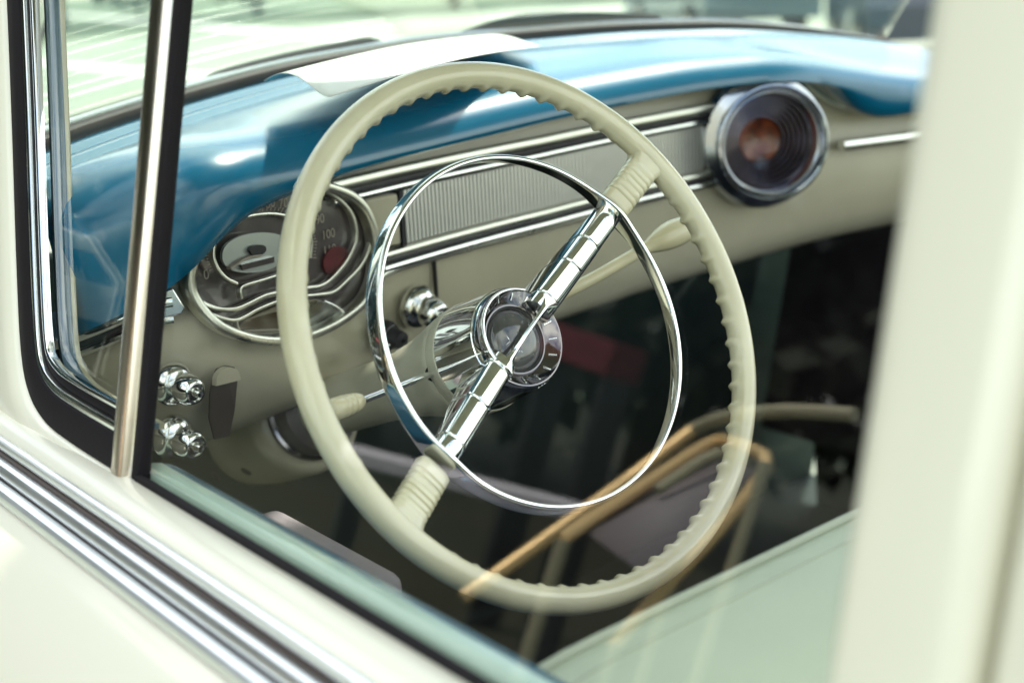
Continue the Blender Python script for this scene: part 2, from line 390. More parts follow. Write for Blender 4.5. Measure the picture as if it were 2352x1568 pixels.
# turn signal lever
def wplane(px, py, h): return hit(px, py, lambda P: (P-HUB)@n_-h, .3, 3)
l0 = wplane(992, 858, -.10); l1 = wplane(832, 919, -.075); l2 = wplane(757, 944, -.066)
lv = mesh('turn_signal_lever', sweep([l0+(l0-l1)*.15, l0, l1], circ(.0028, 12), (0, 0, 1)), M['chrome'], col)
mesh('lever_socket', lathe([(.001, .0), (.0062, .001), (.0066, -.002), (.0060, -.003)], l0, l1-l0, n=24), M['black'], lv)
kn = []
for t, r in ((0, .0035), (.05, .0050), (.15, .0062), (.28, .0068), (.30, .0064), (.33, .0070), (.45, .0074), (.48, .0070), (.51, .0076), (.62, .0078), (.65, .0074), (.68, .0078), (.8, .0077), (.9, .0070), (.97, .0050), (1.0, .0008)):
    kn.append((r*1.16, t*np.linalg.norm(l2-l1)*1.05))
mesh('lever_knob', lathe(kn, l1, l2-l1, n=32), M['ivory2'], lv, angle=60)
# gear lever on the right of the column
g0 = wplane(1150, 742, -.105); g1 = wplane(1345, 648, -.085); g2_ = wplane(1490, 566, -.07); g3_ = wplane(1583, 520, -.06)
P = smoothpath([g0, g1, g2_, g3_], 12)
def gs(t): return .0058+.0075*max(0, math.sin(min(1, max(0, (t-.66)/.34))*math.pi*.80))**.8 if t < .985 else .0062
mesh('gear_lever', sweep(P, circ(1, 18), (0, 0, 1), scale=lambda t: gs(t)), M['ivory2'], col, angle=60)

# ---- dashboard
zb = sm([-.70, -.665, -.652, -.638, -.614, -.596, -.576, -.551, -.509, -.445, -.40, -.329, -.204, -.071, .137, .244, .315, .36, .395, .43, .48, .60, .7],
        [.975, .989, .999, 1.010, 1.022, 1.031, 1.051, 1.072, 1.084, 1.090, 1.094, 1.098, 1.102, 1.109, 1.119, 1.121, 1.112, 1.088, 1.062, 1.056, 1.058, 1.05, 1.04], .022)
zh = sm([-.70, -.66, -.649, -.621, -.59, -.555, -.508, -.43, -.286, -.093, .112, .253, .323, .45, .6, .7], [1.092, 1.100, 1.107, 1.121, 1.134, 1.139, 1.138, 1.136, 1.140, 1.149, 1.155, 1.152, 1.141, 1.115, 1.09, 1.07], .03)
zw = sm([-.72, -.581, -.48, -.389, -.245, -.036, .269, .455, .587, .732], [1.110, 1.130, 1.142, 1.152, 1.166, 1.177, 1.177, 1.169, 1.151, 1.116], .05)
def dash_rows():
    rows = []
    for x in np.linspace(-.674, .70, 150):
        y0, y1 = yw(x), yf(x); zc = zw(x); h = zh(x); b = zb(x)
        pts = [(y0+.03, zc-.012), (y0, zc), (y0-.018, zc-.001), (y0-.024, zc-.007), (y0-.031, zc-.008), (y0-.038, zc-.003), (y0-.056, zc-.003), (y0-.062, zc-.009), (y0-.068, zc-.010), (y0-.075, zc-.006)]
        ym = y1+.02; zm = h+.006
        for t in (.25, .5, .75): pts.append((y0-.075+(ym-(y0-.075))*t, (zc-.006)+(zm-(zc-.006))*t+.004*math.sin(math.pi*t)))
        pts += [(ym, zm), (y1-.008, h+.003)]
        fy = y1-.052; H = h-b
        # rolled nose
        pts += [(y1-.028, h-.003), (y1-.041, h-.012), (y1-.049, h-.022), (fy, h-.031), (fy+.0005, b+.60*(H-.031)), (fy+.004, b+.28*(H-.031)+.002), (fy+.010, b+.002), (fy+.018, b), (fy+.03, b+.001), (y1+.004, b+.010), (y1+.012, b+.012)]
        rows.append([(max(x, xg(q)+.005), p, q) for p, q in pts])
    return rows
dash = mesh('dashboard', grid(dash_rows()), M['blue'], car, angle=70)
# cream lower panel
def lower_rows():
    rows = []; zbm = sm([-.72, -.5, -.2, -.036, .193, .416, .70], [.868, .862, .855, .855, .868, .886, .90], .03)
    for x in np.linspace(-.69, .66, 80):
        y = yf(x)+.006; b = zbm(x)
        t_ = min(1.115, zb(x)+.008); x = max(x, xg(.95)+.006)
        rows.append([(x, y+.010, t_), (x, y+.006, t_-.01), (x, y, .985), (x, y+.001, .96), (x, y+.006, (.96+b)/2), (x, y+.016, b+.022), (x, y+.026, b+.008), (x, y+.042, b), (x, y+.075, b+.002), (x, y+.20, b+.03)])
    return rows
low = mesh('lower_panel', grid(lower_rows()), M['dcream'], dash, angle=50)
def strip(name, z0, z1, x0, x1, off, th, m, parent=dash, rnd=.0012, zfn=None, n=60):
    """bar following the curved face between heights z0 and z1"""
    P = [S(x, (z0+z1)/2+(zfn(x) if zfn else 0), off) for x in np.linspace(x0, x1, n)]
    return mesh(name, sweep(P, rbox(th/2, (z1-z0)/2, min(rnd, th*.45, (z1-z0)*.45), 3), (0, 0, 1)), m, parent, angle=30)
tilt = lambda x: .022*max(0, x+.10)+.010*(x+.10)
strip('trim_strip', 1.0765, 1.0885, -.425, .235, .002, .012, M['steel'], rnd=.004, zfn=tilt)
strip('trim_shadow_gap', 1.071, 1.0765, -.41, .235, .0, .008, M['dark'], zfn=tilt)  # dark strip between the two trim strips
strip('trim_strip', 1.0635, 1.071, -.40, .235, .002, .010, M['chrome2'], rnd=.003, zfn=tilt)
# ribbed insert
rp_x0, rp_x1 = -.305, .165
strip('insert_backing', 1.007, 1.063, -.345, .235, -.006, .006, M['dchrome'], zfn=tilt)
mb = MB(); NR = 84
for i in range(NR):
    x = rp_x0+(rp_x1-rp_x0)*i/(NR-1); z = tilt(x)
    mb.add(*box(S(x, 1.035+z, -.002), .0032, .006, .054))
tag(mb.build('ribs', M['ribm'], dash, smooth=False), kind='stuff')
for x in (-.308,): mesh('insert_divider', box(S(x, 1.035+tilt(x), .001), .004, .008, .056), M['dark'], dash, smooth=False)
bev(mesh('cream_block', box(S(-.335, 1.034, .0), .040, .008, .052), M['dcream'], dash), .003)
bev(mesh('blue_block', box(S(.200, 1.040, .0), .045, .006, .05), M['blue'], dash), .002)
# lower mouldings
strip('lower_moulding', .9985, 1.007, -.345, .20, .004, .012, M['steel'], rnd=.003, zfn=tilt)
strip('lower_moulding', .9945, .9985, -.345, .20, .002, .010, M['dark'], zfn=tilt)
strip('lower_moulding', .987, .9945, -.345, .20, .006, .014, M['chrome2'], rnd=.003, zfn=tilt)
P = smoothpath([S(-.352, .930, .003), S(-.352, .960, .003), S(-.347, .975, .003), S(-.333, .983, .003), S(-.25, .9845, .003), S(-.10, .986, .003), S(.05, .991, .003), S(.19, 1.0, .003)], 8)
mesh('panel_moulding', sweep(P, rbox(.005, .0032, .002, 3), (0, 0, 1)), M['steel'], dash)
mesh('panel_seam', box(S(-.262, .945, -.003), .0016, .006, .078), M['dark'], dash, smooth=False)
# left moulding by the pillar
for z, h, m, o in ((1.020, .005, 'chrome2', .004), (1.0125, .009, 'chrome', .008), (1.0035, .007, 'dark', .002), (.997, .007, 'chrome2', .006)):
    strip('side_moulding', z-h/2, z+h/2, -.674, -.590, o, .012, M[m], rnd=.003, n=20, zfn=lambda x: -.52*max(0, -.604-x))
tri = [atf(370, 668, .012), atf(398, 660, .012), atf(428, 706, .012), atf(420, 722, .012), atf(372, 735, .012)]
bev(mesh('moulding_tip', slab(tri, (.25, -.97, 0), -.012), M['chrome2'], dash), .002)
# instrument cluster: crop pixel -> photo pixel -> dash face
def cq(cx, cy, off=0.): return atf(376.3+cx*.2999, 376.3+cy*.2999, off+.0025)
outl = [(1030, 165), (880, 205), (740, 262), (590, 335), (440, 440), (320, 555), (230, 690), (190, 800), (182, 900), (205, 1005), (285, 1130), (400, 1235), (550, 1305), (720, 1345), (900, 1348), (1090, 1310), (1260, 1238), (1400, 1150), (1510, 1050), (1580, 920), (1605, 780), (1600, 620), (1575, 470), (1510, 330), (1400, 235), (1240, 175), (1130, 158)]
face = smoothpath([cq(*p, .006) for p in outl], 4, True)
V, F = fan([p+np.array([0, .0085, 0]) for p in face], S(-.465, 1.015, .0)); mesh('gauge_face', (V, F), M['dial'], dash)
mesh('gauge_bezel', sweep(face, rbox(.0045, .0075, .003, 4), lambda p: np.array([.28, -.96, 0]), closed=True), M['steel'], dash, angle=40)
def cwire(name, pts, w, m, off=.004, n=6, d=.003, closed=False):
    return mesh(name, sweep(smoothpath([cq(*p, off) for p in pts], n, closed), rbox(w/2, d, min(w, d)*.35, 3), lambda p: np.array([.28, -.96, 0]), closed=closed), M[m], dash, angle=40)
cwire('dial_ring', [(550, 918), (460, 870), (392, 780), (370, 680), (400, 560), (480, 470), (600, 412), (750, 385), (880, 390), (1000, 430), (1080, 500), (1120, 600), (1110, 720)], .0032, 'steel')
cwire('dial_brow', [(585, 1030), (578, 960), (612, 928), (740, 890), (870, 850), (1000, 815)], .0030, 'steel')
cwire('dial_band', [(190, 995), (300, 1070), (420, 1112), (540, 1110), (640, 1070), (760, 1012), (870, 985), (1000, 962), (1120, 948), (1190, 935), (1270, 885), (1380, 760), (1440, 650), (1465, 560), (1450, 440), (1400, 340), (1310, 255), (1220, 205)], .0042, 'steel')
cwire('dial_band', [(205, 1060), (330, 1140), (460, 1188), (540, 1195), (610, 1168), (720, 1108), (870, 1050), (1000, 1020), (1180, 1002), (1290, 980), (1380, 905), (1490, 790), (1550, 680), (1575, 560), (1550, 450), (1490, 330)], .0036, 'steel')
lens = [cq(*p, .001) for p in [(555, 1262), (600, 1200), (720, 1130), (870, 1080), (1050, 1045), (1180, 1035), (1212, 1062), (1190, 1115), (1090, 1200), (960, 1262), (820, 1298), (620, 1305)]]
mesh('gauge_lens', slab(lens, (.28, -.96, 0), .002), M['amber'], dash, smooth=False)
cwire('dial_pointer', [(600, 1275), (760, 1272), (880, 1268)], .0012, 'num', .006)
cwire('dial_strut', [(545, 1195), (560, 1260), (610, 1318)], .0025, 'steel', .005)
cwire('dial_strut', [(1215, 1050), (1300, 1090), (1370, 1140)], .0025, 'chrome2', .005)
sil = smoothpath([cq(*p, .002) for p in [(430, 700), (460, 620), (560, 555), (700, 525), (820, 530), (915, 565), (950, 640), (920, 720), (840, 785), (700, 828), (540, 825), (455, 775)]], 4, True)
mesh('dial_centre', slab(sil, (.28, -.96, 0), .003), M['silver'], dash)
bx = [cq(*p, .006) for p in [(578, 770), (825, 708), (830, 752), (590, 812)]]
mesh('odometer', slab(bx, (.28, -.96, 0), .003), M['dial'], dash, smooth=False)
eb = smoothpath([cq(*p, .006) for p in [(640, 660), (670, 625), (740, 620), (768, 650), (740, 690), (680, 705)]], 4, True)
mesh('dial_badge', slab(eb, (.28, -.96, 0), .003), M['dark'], dash)
ne = [(500, 800), (620, 722), (735, 700)]
cwire('speed_needle', ne, .0022, 'num', .008)
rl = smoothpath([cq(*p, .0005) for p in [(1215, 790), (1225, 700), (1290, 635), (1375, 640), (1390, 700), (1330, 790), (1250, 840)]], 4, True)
mesh('warning_lamp', slab(rl, (.28, -.96, 0), .002), M['redlens'], dash)  # red reflection on the dial, put in as a coloured patch
def text(s, loc, size, right, up, m, name, parent):
    c = bpy.data.curves.new(name, 'FONT'); c.body = s; c.size = size; c.align_x = 'CENTER'; c.align_y = 'CENTER'; c.extrude = .0002
    o = bpy.data.objects.new('t', c); COL.objects.link(o); bpy.context.view_layer.update()
    me = bpy.data.meshes.new_from_object(o.evaluated_get(bpy.context.evaluated_depsgraph_get())); bpy.data.objects.remove(o)
    me.materials.append(m); q = bpy.data.objects.new(name, me); COL.objects.link(q); q.parent = parent
    r_, u2 = nrm(right), nrm(up); u2 = nrm(u2-r_*(u2@r_)); n3 = np.cross(r_, u2)
    q.matrix_local = Matrix(((r_[0], u2[0], n3[0], loc[0]), (r_[1], u2[1], n3[1], loc[1]), (r_[2], u2[2], n3[2], loc[2]), (0, 0, 0, 1))); return q
for s, p in zip(('0', '10', '20', '30', '40', '50', '60', '70', '80', '90', '100', '110'), ((325, 850), (298, 665), (385, 540), (490, 440), (608, 372), (715, 325), (815, 303), (915, 305), (1090, 330), (1195, 425), (1260, 540), (1270, 660))):
    text(s, cq(*p, .001), .0125, (1, .28, 0), (0, 0, 1), M['num'], 'dial_numeral', dash)
tk = smoothpath([cq(*p, .001) for p in ((390, 800), (362, 700), (385, 575), (470, 470), (600, 405), (755, 378), (890, 384), (1010, 425), (1095, 500), (1135, 600), (1128, 715))], 5)
mb = MB()
for i, p in enumerate(tk):
    c0 = cq(740, 660, .001); d = nrm(p-c0); mb.add(*box(p+d*.004, .006 if i % 5 == 0 else .0035, .0004, .0009, (d, nrm((.28, -.96, 0)), np.cross(d, nrm((.28, -.96, 0))))))
tag(mb.build('dial_ticks', M['num'], dash, smooth=False), kind='stuff')
# knobs on the lower panel
def knob(px, py, s=1., ax=(.22, -.95, -.1)):
    c = atf(px, py, .0); a = nrm(ax); k = .001*s
    b = mesh('knob', lathe([(r*k, h*k) for r, h in ((23, 0), (23.5, 2), (23.2, 5), (22, 8.5), (19.8, 11.5), (17, 13.8), (14, 15.2), (12.5, 17), (13.5, 18), (14.5, 21), (14.5, 26), (13.5, 32), (11, 38), (10.5, 39), (9.5, 39.5), (9, 38), (5, 38.5), (4.5, 44), (3.5, 46), (.2, 46.5))], c, a, n=48), M['chrome2'], dash, angle=50)
    mesh('knob_flutes', lathe([(r*k, h*k) for r, h in ((13.2, 20), (16.2, 21), (16.6, 25), (15.2, 33), (12.2, 39), (10, 39.6))], c, a, n=48), M['chrome'], b, angle=50)
    return b
def flat(bname, px, py, prof, m, ax=(.22, -.95, -.1), n=40):
    c = atf(px, py, 0); return mesh(bname, lathe(prof, c, nrm(ax), n=n), M[m], dash, angle=35)
knob(393, 880, .84); knob(392, 1002, .88); knob(955, 702, .98, (.1, -.97, -.15))
flat('ignition_switch', 876, 768, [(.016, 0), (.016, .008), (.013, .014), (.011, .015), (.009, .028), (.002, .029)], 'dark')
bev(mesh('ignition_key', box(atf(878, 800, .03), .005, .022, .012), M['chrome2'], dash), .001)
# slot with chrome half moon head
sl_ = [(488, 862), (496, 846), (515, 838), (535, 842), (543, 858), (541, 885), (536, 940), (524, 1000), (490, 1008), (478, 960), (480, 905)]
mesh('vent_slot', slab([atf(*p, .002) for p in sl_], (.2, -.97, 0), .002), M['brubber'], dash, smooth=False)
mesh('vent_handle', slab(smoothpath([atf(*p, .007) for p in [(487, 884), (489, 862), (502, 846), (520, 841), (538, 850), (543, 868)]], 4)+[atf(543, 870, .007)], (.2, -.97, 0), .006), M['dcream'], dash, smooth=False)
# speaker pod
SA = nrm((-.48, -.88, .03)); SO = atf(1779, 329, .060)-SA*.059
pr = [(.020, -.004), (.045, .022), (.062, .042), (.0665, .050), (.0680, .056), (.0675, .059), (.0655, .0595), (.0630, .057), (.0600, .050), (.0585, .049), (.0570, .050), (.0545, .040)]
pr = [(r_*1.06, h_) for r_, h_ in pr]; rr, hh = .0545*1.06, .040
for k in range(6):
    pr += [(rr-.0008, hh-.0010), (rr-.0028, hh-.0034), (rr-.0034, hh-.0034), (rr-.0048, hh-.0028)]; rr -= .0048; hh -= .0045
pr += [(rr-.001, hh-.003)]
ks = 12
pod = mesh('speaker_bezel', lathe(pr[:ks], SO, SA, n=72), M['mchrome'], dash, angle=28)
mesh('speaker_rings', lathe(pr[ks-1:], SO, SA, n=72), M['dchrome'], pod, angle=28)
mesh('speaker_cone', lathe([(rr, hh-.003), (rr*.8, hh-.006), (rr*.5, hh-.009), (.0005, hh-.010)], SO, SA, n=48), M['orange'], pod)
mesh('pod_hood', lathe([(.050, .010), (.074, .006), (.082, .012), (.085, .022), (.080, .032), (.066, .036)], SO, SA, n=72), M['mchrome'], dash)
strip('side_moulding', 1.016, 1.030, .385, .60, .010, .016, M['chrome2'], rnd=.005, n=20)

# ---- windshield, gasket, cowl, wipers, hood
def wl(x, dy=0., dz=0.): return np.array([x, yw(x)+dy, zw(x)+dz])
XS = np.linspace(-.655, .69, 70)
mesh('windshield_gasket', sweep([wl(x, .022, .004) for x in XS], rbox(.012, .007, .004, 3), (0, 0, 1)), M['brubber'], car)
mesh('windshield_moulding', sweep([wl(x, .044, .009) for x in XS], rbox(.010, .0055, .004, 3), (0, 0, 1)), M['chrome'], car)
rows = []
for x in XS: rows.append([wl(x, .030, .004)*(1-t)+np.array([x*.86, .34-.40*x*x, 1.49])*t for t in np.linspace(0, 1, 12)])
solid(mesh('windshield', grid(rows), M['wglass'], car), .005)
def wiper(pts, wid, y, tp=.15):
    P = smoothpath([hit(*p, lambda q: q[1]-yw(q[0])-y) for p in pts], 8)
    a = mesh('wiper', sweep(P, rbox(.006, wid, .003, 3), (0, 0, 1), scale=lambda t: .25+.75*min(1, t/tp, (1-t)/.08+.3)), M['black'], car)
    mesh('wiper_arm', sweep([p+np.array([0, .012, .006]) for p in P[len(P)//4:]], rbox(.004, .003, .001, 3), (0, 0, 1)), M['chrome2'], a)
wiper([(330, 258), (440, 226), (520, 185), (640, 152), (760, 126), (875, 104)], .0135, .06, .3)
wiper([(1045, 86), (1150, 70), (1280, 60), (1420, 62), (1530, 66)], .020, .06, .35)
# hood and front wings: a crowned panel with raised wing tops
rows = []
for y in np.linspace(.64, 2.7, 24):
    row = []
    for x in np.linspace(-.94, .94, 41):
        base = 1.04-.045*(y-.6)**1.3 if y > .6 else 1.04
        wing = .085*math.exp(-((abs(x)-.80)/.10)**2)
        crown = .03*math.exp(-(x/.25)**2); edge = -.5*max(0, abs(x)-.86)
        yy = y if abs(x) > .72 else max(y, yw(x)+.05)
        row.append((x, yy, base+wing+crown+edge-(.0 if y < 2.4 else (y-2.4)*.6)))
    rows.append(row)
solid(mesh('hood', grid(rows), M['blue'], car, angle=60), .004, -1)

for sgn, nm in ((-1, 'front_wing'), (1, 'front_wing')):
    rows = []
    for y in np.linspace(.632, 2.7, 20):
        k = 1-.35*max(0, (y-1.9)/.8)**2; top = 1.04-.045*max(0, y-.6)**1.3+.06
        rows.append([(sgn*x*k, y, min(z, top)) for x, z in ((.80, top-.004), (.86, top-.012), (.905, top-.05), (.915, .86), (.90, .72), (.885, .45))])
    solid(mesh(nm, grid(rows), M['cream'], car, angle=60), .004)
# ---- driver door
def lineY(px, py, x):                    # the line along the car through this pixel, at lateral x
    p = atx(px, py, x); return x, p[2]
door_pts = [lineY(847, 1421, -.7185), None]
zs = .941
sect = [(-.700, .925), (-.7190, .9395), (-.7225, .9405), (-.7370, .9380), (-.7440, .9355), (-.7480, .9330), (-.7500, .9290), (-.7500, .924)]
def extrude(sec, y0, y1, n=2, bow=0.):
    rows = []
    for y in np.linspace(y0, y1, n): rows.append([(x-bow*0, y, z) for x, z in sec])
    return grid(rows)
door = mesh('driver_door', extrude([(-.690, .925), (-.7170, .9385), (-.7200, .9400), (-.7370, .9370), (-.7450, .9335), (-.7490, .9290), (-.7500, .9200), (-.7500, .9140), (-.7600, .9080), (-.7760, .9020), (-.800, .888), (-.835, .855), (-.868, .80), (-.885, .72), (-.885, .55)], -.62, .62, 2), M['cream'], car, angle=60)
def rod(name, x, z, rx, rz, m, y0=-.62, y1=.62, rr=.4):
    return mesh(name, sweep([(x, y0, z), (x, (y0+y1)/2, z), (x, y1, z)], rbox(rx, rz, min(rx, rz)*rr*2*.49, 4), (0, 0, 1)), M[m], door, angle=30)
rod('belt_moulding', -.7485, .9290, .0042, .0052, 'satin', rr=1)
rod('moulding_groove', -.7525, .9215, .0030, .0035, 'brubber')
rod('belt_moulding', -.7585, .9172, .0062, .0064, 'satin', rr=1)
rod('moulding_groove', -.7655, .9110, .0026, .0016, 'brubber')
rod('belt_moulding', -.7695, .9078, .0068, .0066, 'satin', rr=1)
# window seal and glass
ys = np.linspace(-.50, .12, 2)
mesh('window_seal', sweep([(-.7165, -.50, .9405), (-.7165, -.2, .9405), (-.7165, .082, .9405)], rbox(.0030, .0030, .001, 3), (0, 0, 1)), M['rubber'], door)
zt = 1.46
D0, D1 = atg(300, 1085), atg(395, 0)
def dbar(z): t = (z-D0[2])/(D1[2]-D0[2]); return D0[1]+(D1[1]-D0[1])*t
mesh('window_glass', slab([np.array([xg(.935), -.495, .935]), np.array([xg(.935), dbar(.935), .935]), np.array([xg(zt), dbar(zt), zt]), np.array([xg(zt), -.495, zt])], (1, 0, -TUM), .004), M['glass'], door, smooth=False)
# garnish moulding inside the glass: mint next to the glass, blue further in
mesh('garnish_strip', extrude([(-.709, .930), (-.7065, .9395), (-.702, .9420), (-.697, .9420), (-.691, .9405), (-.690, .935)], -.60, .10, 2), M['mintp'], door, angle=60)
gsec = [(-.693, .932), (-.6902, .9398), (-.684, .9375), (-.675, .9305), (-.664, .9180), (-.657, .902), (-.655, .42)]
mesh('garnish_moulding', extrude(gsec, -.60, .10, 2), M['blue'], door, angle=60)
a0, a1 = atx(640, 1155, -.565), atx(935, 1315, -.565)
az = (a0[2]+a1[2])/2
bev(mesh('armrest', box((-.5975, (a0[1]+a1[1])/2, az-.03), .065, abs(a0[1]-a1[1]), .06), M['armr'], door), .012, 4)
# vent window
gp = [(22, -160), (30, 0), (42, 300), (52, 600), (62, 800), (80, 900), (118, 968), (180, 1018), (280, 1082)]
gpath = smoothpath([atg(*p, .004) for p in gp], 8)
nin = nrm((1, 0, -TUM))
def ribbon(name, path, inset0, inset1, out0, out1, m, ang=30, parent=door, rnd=.002):
    """strip inside the path: from inset0 to inset1 into the opening, from out0 (inwards) to out1 (outwards)"""
    w2, h2 = (inset1-inset0)/2, (out1-out0)/2
    prof = [(-(inset0+inset1)/2+a, (out0+out1)/2+b) for a, b in rbox(w2, h2, min(rnd, w2*.45, abs(h2)*.45), 3)]
    # the path runs down then back: the opening is on the tangent x outward side
    return mesh(name, sweep(path, prof, -nin), M[m], parent, angle=ang)
SGN = 1
ribbon('vent_gasket', gpath, .000, .027, -.012, .006, 'rubber')
ribbon('vent_frame', gpath, .027, .0345, -.004, .005, 'chrome2')
ribbon('vent_channel', gpath, .0345, .0430, -.004, .000, 'rubber')
ribbon('vent_frame', gpath, .0430, .0475, -.004, .003, 'chrome', rnd=.003)
vg = [p for p in gpath]+[np.array([xg(D0[2]), D0[1], D0[2]]), np.array([xg(zt), dbar(zt), zt]), np.array([xg(zt), gpath[0][1], zt])]
mesh('vent_glass', slab([p+nin*.006 for p in vg[::3]+vg[-3:]], nin, .004), M['glass'], door, smooth=False)
# division bar: bright channel and dark seal beside it
def bar(name, off0, off1, d0, d1, m, rnd, zlo=.925):
    P = [np.array([xg(z), dbar(z), z]) for z in np.linspace(zlo, 1.46, 12)]
    w2 = (off1-off0)/2; h2 = (d1-d0)/2
    prof = [((off0+off1)/2+a, (d0+d1)/2+b) for a, b in rbox(w2, h2, rnd, 5)]
    return mesh(name, sweep(P, prof, -nin), M[m], door, angle=30)
bar('division_bar', -.017, .011, -.012, .011, 'barmet', .010)
bar('division_seal', .011, .0205, -.006, .005, 'rubber', .002, .936)
# front pillar lining behind the vent window
pp = [p+nin*.014 for p in gpath]
fp = mesh('windshield_pillar', sweep(pp, [(-.034, -.0115), (-.030, -.0115), (-.030, .0), (-.034, .0)], -nin), M['sgrey'], car)
mesh('pillar_trim', sweep(pp, [(-.034, -.0160), (-.0295, -.0160), (-.0295, -.0117), (-.034, -.0117)], -nin), M['tan'], fp)
# ---- door rear frame and centre pillar
def upright(name, y0, y1, o0, o1, m, rnd=.012, parent=car, zlo=.70):
    P = [np.array([xg(z), 0, z]) for z in np.linspace(zlo, 1.5, 10)]
    rows = []
    for p in P:
        rows.append([np.array([p[0]-(o0+o1)/2-b, (y0+y1)/2+a, p[2]]) for a, b in rbox((y1-y0)/2, (o1-o0)/2, rnd, 6)])
    return mesh(name, grid(rows, cu=True, cap=True), M[m], parent, angle=30)
upright('window_upright', -.545, -.488, -.045, .012, 'cream', .014, door)
upright('centre_pillar', -.80, -.5495, -.04, .010, 'cream', .010)
# ---- outer panels round the vent window: front pillar
rows = []
for p in gpath: rows.append(None)
oc = mesh('pillar_skin', sweep(gpath, [(.14, -.02), (.11, .010), (.02, .012), (.004, .010), (.0, .005), (.0, -.01)], -nin, cap=False), M['cream'], car, angle=60)

# ---- shell
def shell(name, pts, m, th=.02): return solid(mesh(name, pts, M[m], car), th)
shell('roof', ([(-.60, .26, 1.49), (.60, .26, 1.49), (.60, -.34, 1.49), (-.60, -.34, 1.49), (-.66, -.34, 1.44), (-.66, .22, 1.44), (.66, .22, 1.44), (.66, -.34, 1.44)], [(0, 1, 2, 3), (0, 3, 4, 5), (1, 6, 7, 2), (0, 5, 6, 1)]), 'ghead', .03)  # rear part left off so sky reaches the chrome spokes
fl = shell('floor', ([(-.9, -2.2, .28), (.9, -2.2, .28), (.9, .75, .28), (-.9, .75, .28)], [(0, 1, 2, 3)]), 'carpet')
shell('firewall', ([(-.9, .75, .28), (.9, .75, .28), (.9, .62, 1.0), (-.9, .62, 1.0)], [(0, 1, 2, 3)]), 'carpet')
shell('rear_panel', ([(-.9, -2.2, .28), (.9, -2.2, .28), (.7, -2.2, 1.05), (-.7, -2.2, 1.05)], [(0, 1, 2, 3)]), 'cream')
shell('rear_quarter', ([(-.84, -.60, .28), (-.84, -2.2, .28), (-.74, -2.2, .93), (-.74, -.60, .93)], [(0, 1, 2, 3)]), 'cream')
pd = shell('passenger_door', ([(.80, .64, .28), (.80, -2.2, .28), (.735, -2.2, .90), (.735, .64, .90)], [(0, 1, 2, 3)]), 'plum')
mesh('door_garnish', grid([[(x, y, z) for x, z in ((.735, .86), (.700, .875), (.690, .895), (.700, .912), (.735, .925), (.76, .92))] for y in (-.6, .40)]), M['dcream'], pd, angle=60)
mesh('door_pocket', box((.722, -.05, .74), .02, .7, .10), M['plum'], pd)
upright_r = mesh('kick_panel', ([(.70, .38, .45), (.70, .70, .45), (.70, .60, .98), (.70, .30, .98)], [(0, 1, 2, 3)]), M['plum'], car)
# ---- front bench seat: backrest with rolled top, cushion
rows = []
for x in np.linspace(-.672, .672, 60):
    e = max(0, (abs(x)-.61)/.062); dr = .006*e**2
    rows.append([(x, y, z-dr*(1 if z > .7 else 0)) for y, z in ((-.10, .42), (-.16, .60), (-.222, .80), (-.243, .870), (-.252, .893), (-.262, .9035), (-.276, .9075), (-.31, .910), (-.36, .909), (-.41, .902), (-.45, .885), (-.475, .85), (-.49, .78), (-.50, .40))])
seat = mesh('front_seat', grid(rows), M['mint'], car, angle=60)
mesh('seat_welt', sweep([(x, -.2600, .9045-.006*max(0, (abs(x)-.61)/.062)**2) for x in np.linspace(-.672, .672, 60)], circ(.0032, 10), (0, 0, 1)), M['welt'], seat)
mesh('seat_seam', sweep([(x, -.288, .9085-.006*max(0, (abs(x)-.61)/.062)**2) for x in np.linspace(-.66, .66, 50)], circ(.0009, 8), (0, 0, 1)), M['welt'], seat)
mesh('seat_front', grid([[(x, y, z) for y, z in ((-.095, .42), (-.155, .60), (-.217, .80), (-.238, .868), (-.249, .894))] for x in (-.670, .670)]), M['navy'], seat)
bev(mesh('seat_cushion', box((0, .10, .40), 1.34, .46, .16), M['navy'], seat), .04, 4)

# ---- loose things
pc = [(606, 182), (757, 217), (1242, 102), (1082, 85)]
def ddash(P):                             # height over the dash top
    x = P[0]; y0, y1 = yw(x), yf(x); t = min(1, max(0, (P[1]-y1-.02)/(y0-y1-.095)))
    return P[2]-((zh(x)+.006)*(1-t)+(zw(x)-.006)*t+.004*math.sin(math.pi*t)+.006)
C4 = [hit(*p, lambda P, h=h: ddash(P)-h) for p, h in zip(pc, (.022, .034, .012, .004))]
rows = []
for i in range(17):
    v = i/16; row = []
    for j in range(25):
        t = j/24
        p = (C4[0]*(1-v)+C4[1]*v)*(1-t)+(C4[3]*(1-v)+C4[2]*v)*t
        p = p+np.array([0, 0, .012*math.sin(math.pi*min(1, v*1.1))*(1-.35*t)-.002+.006*math.sin(math.pi*t)])
        row.append(p)
    rows.append(row)
pap = solid(mesh('paper_sheet', grid(rows), M['paper'], None, angle=60), .0006)
tag(pap, 'curled white sheet of paper lying on top of the blue dashboard', 'paper')

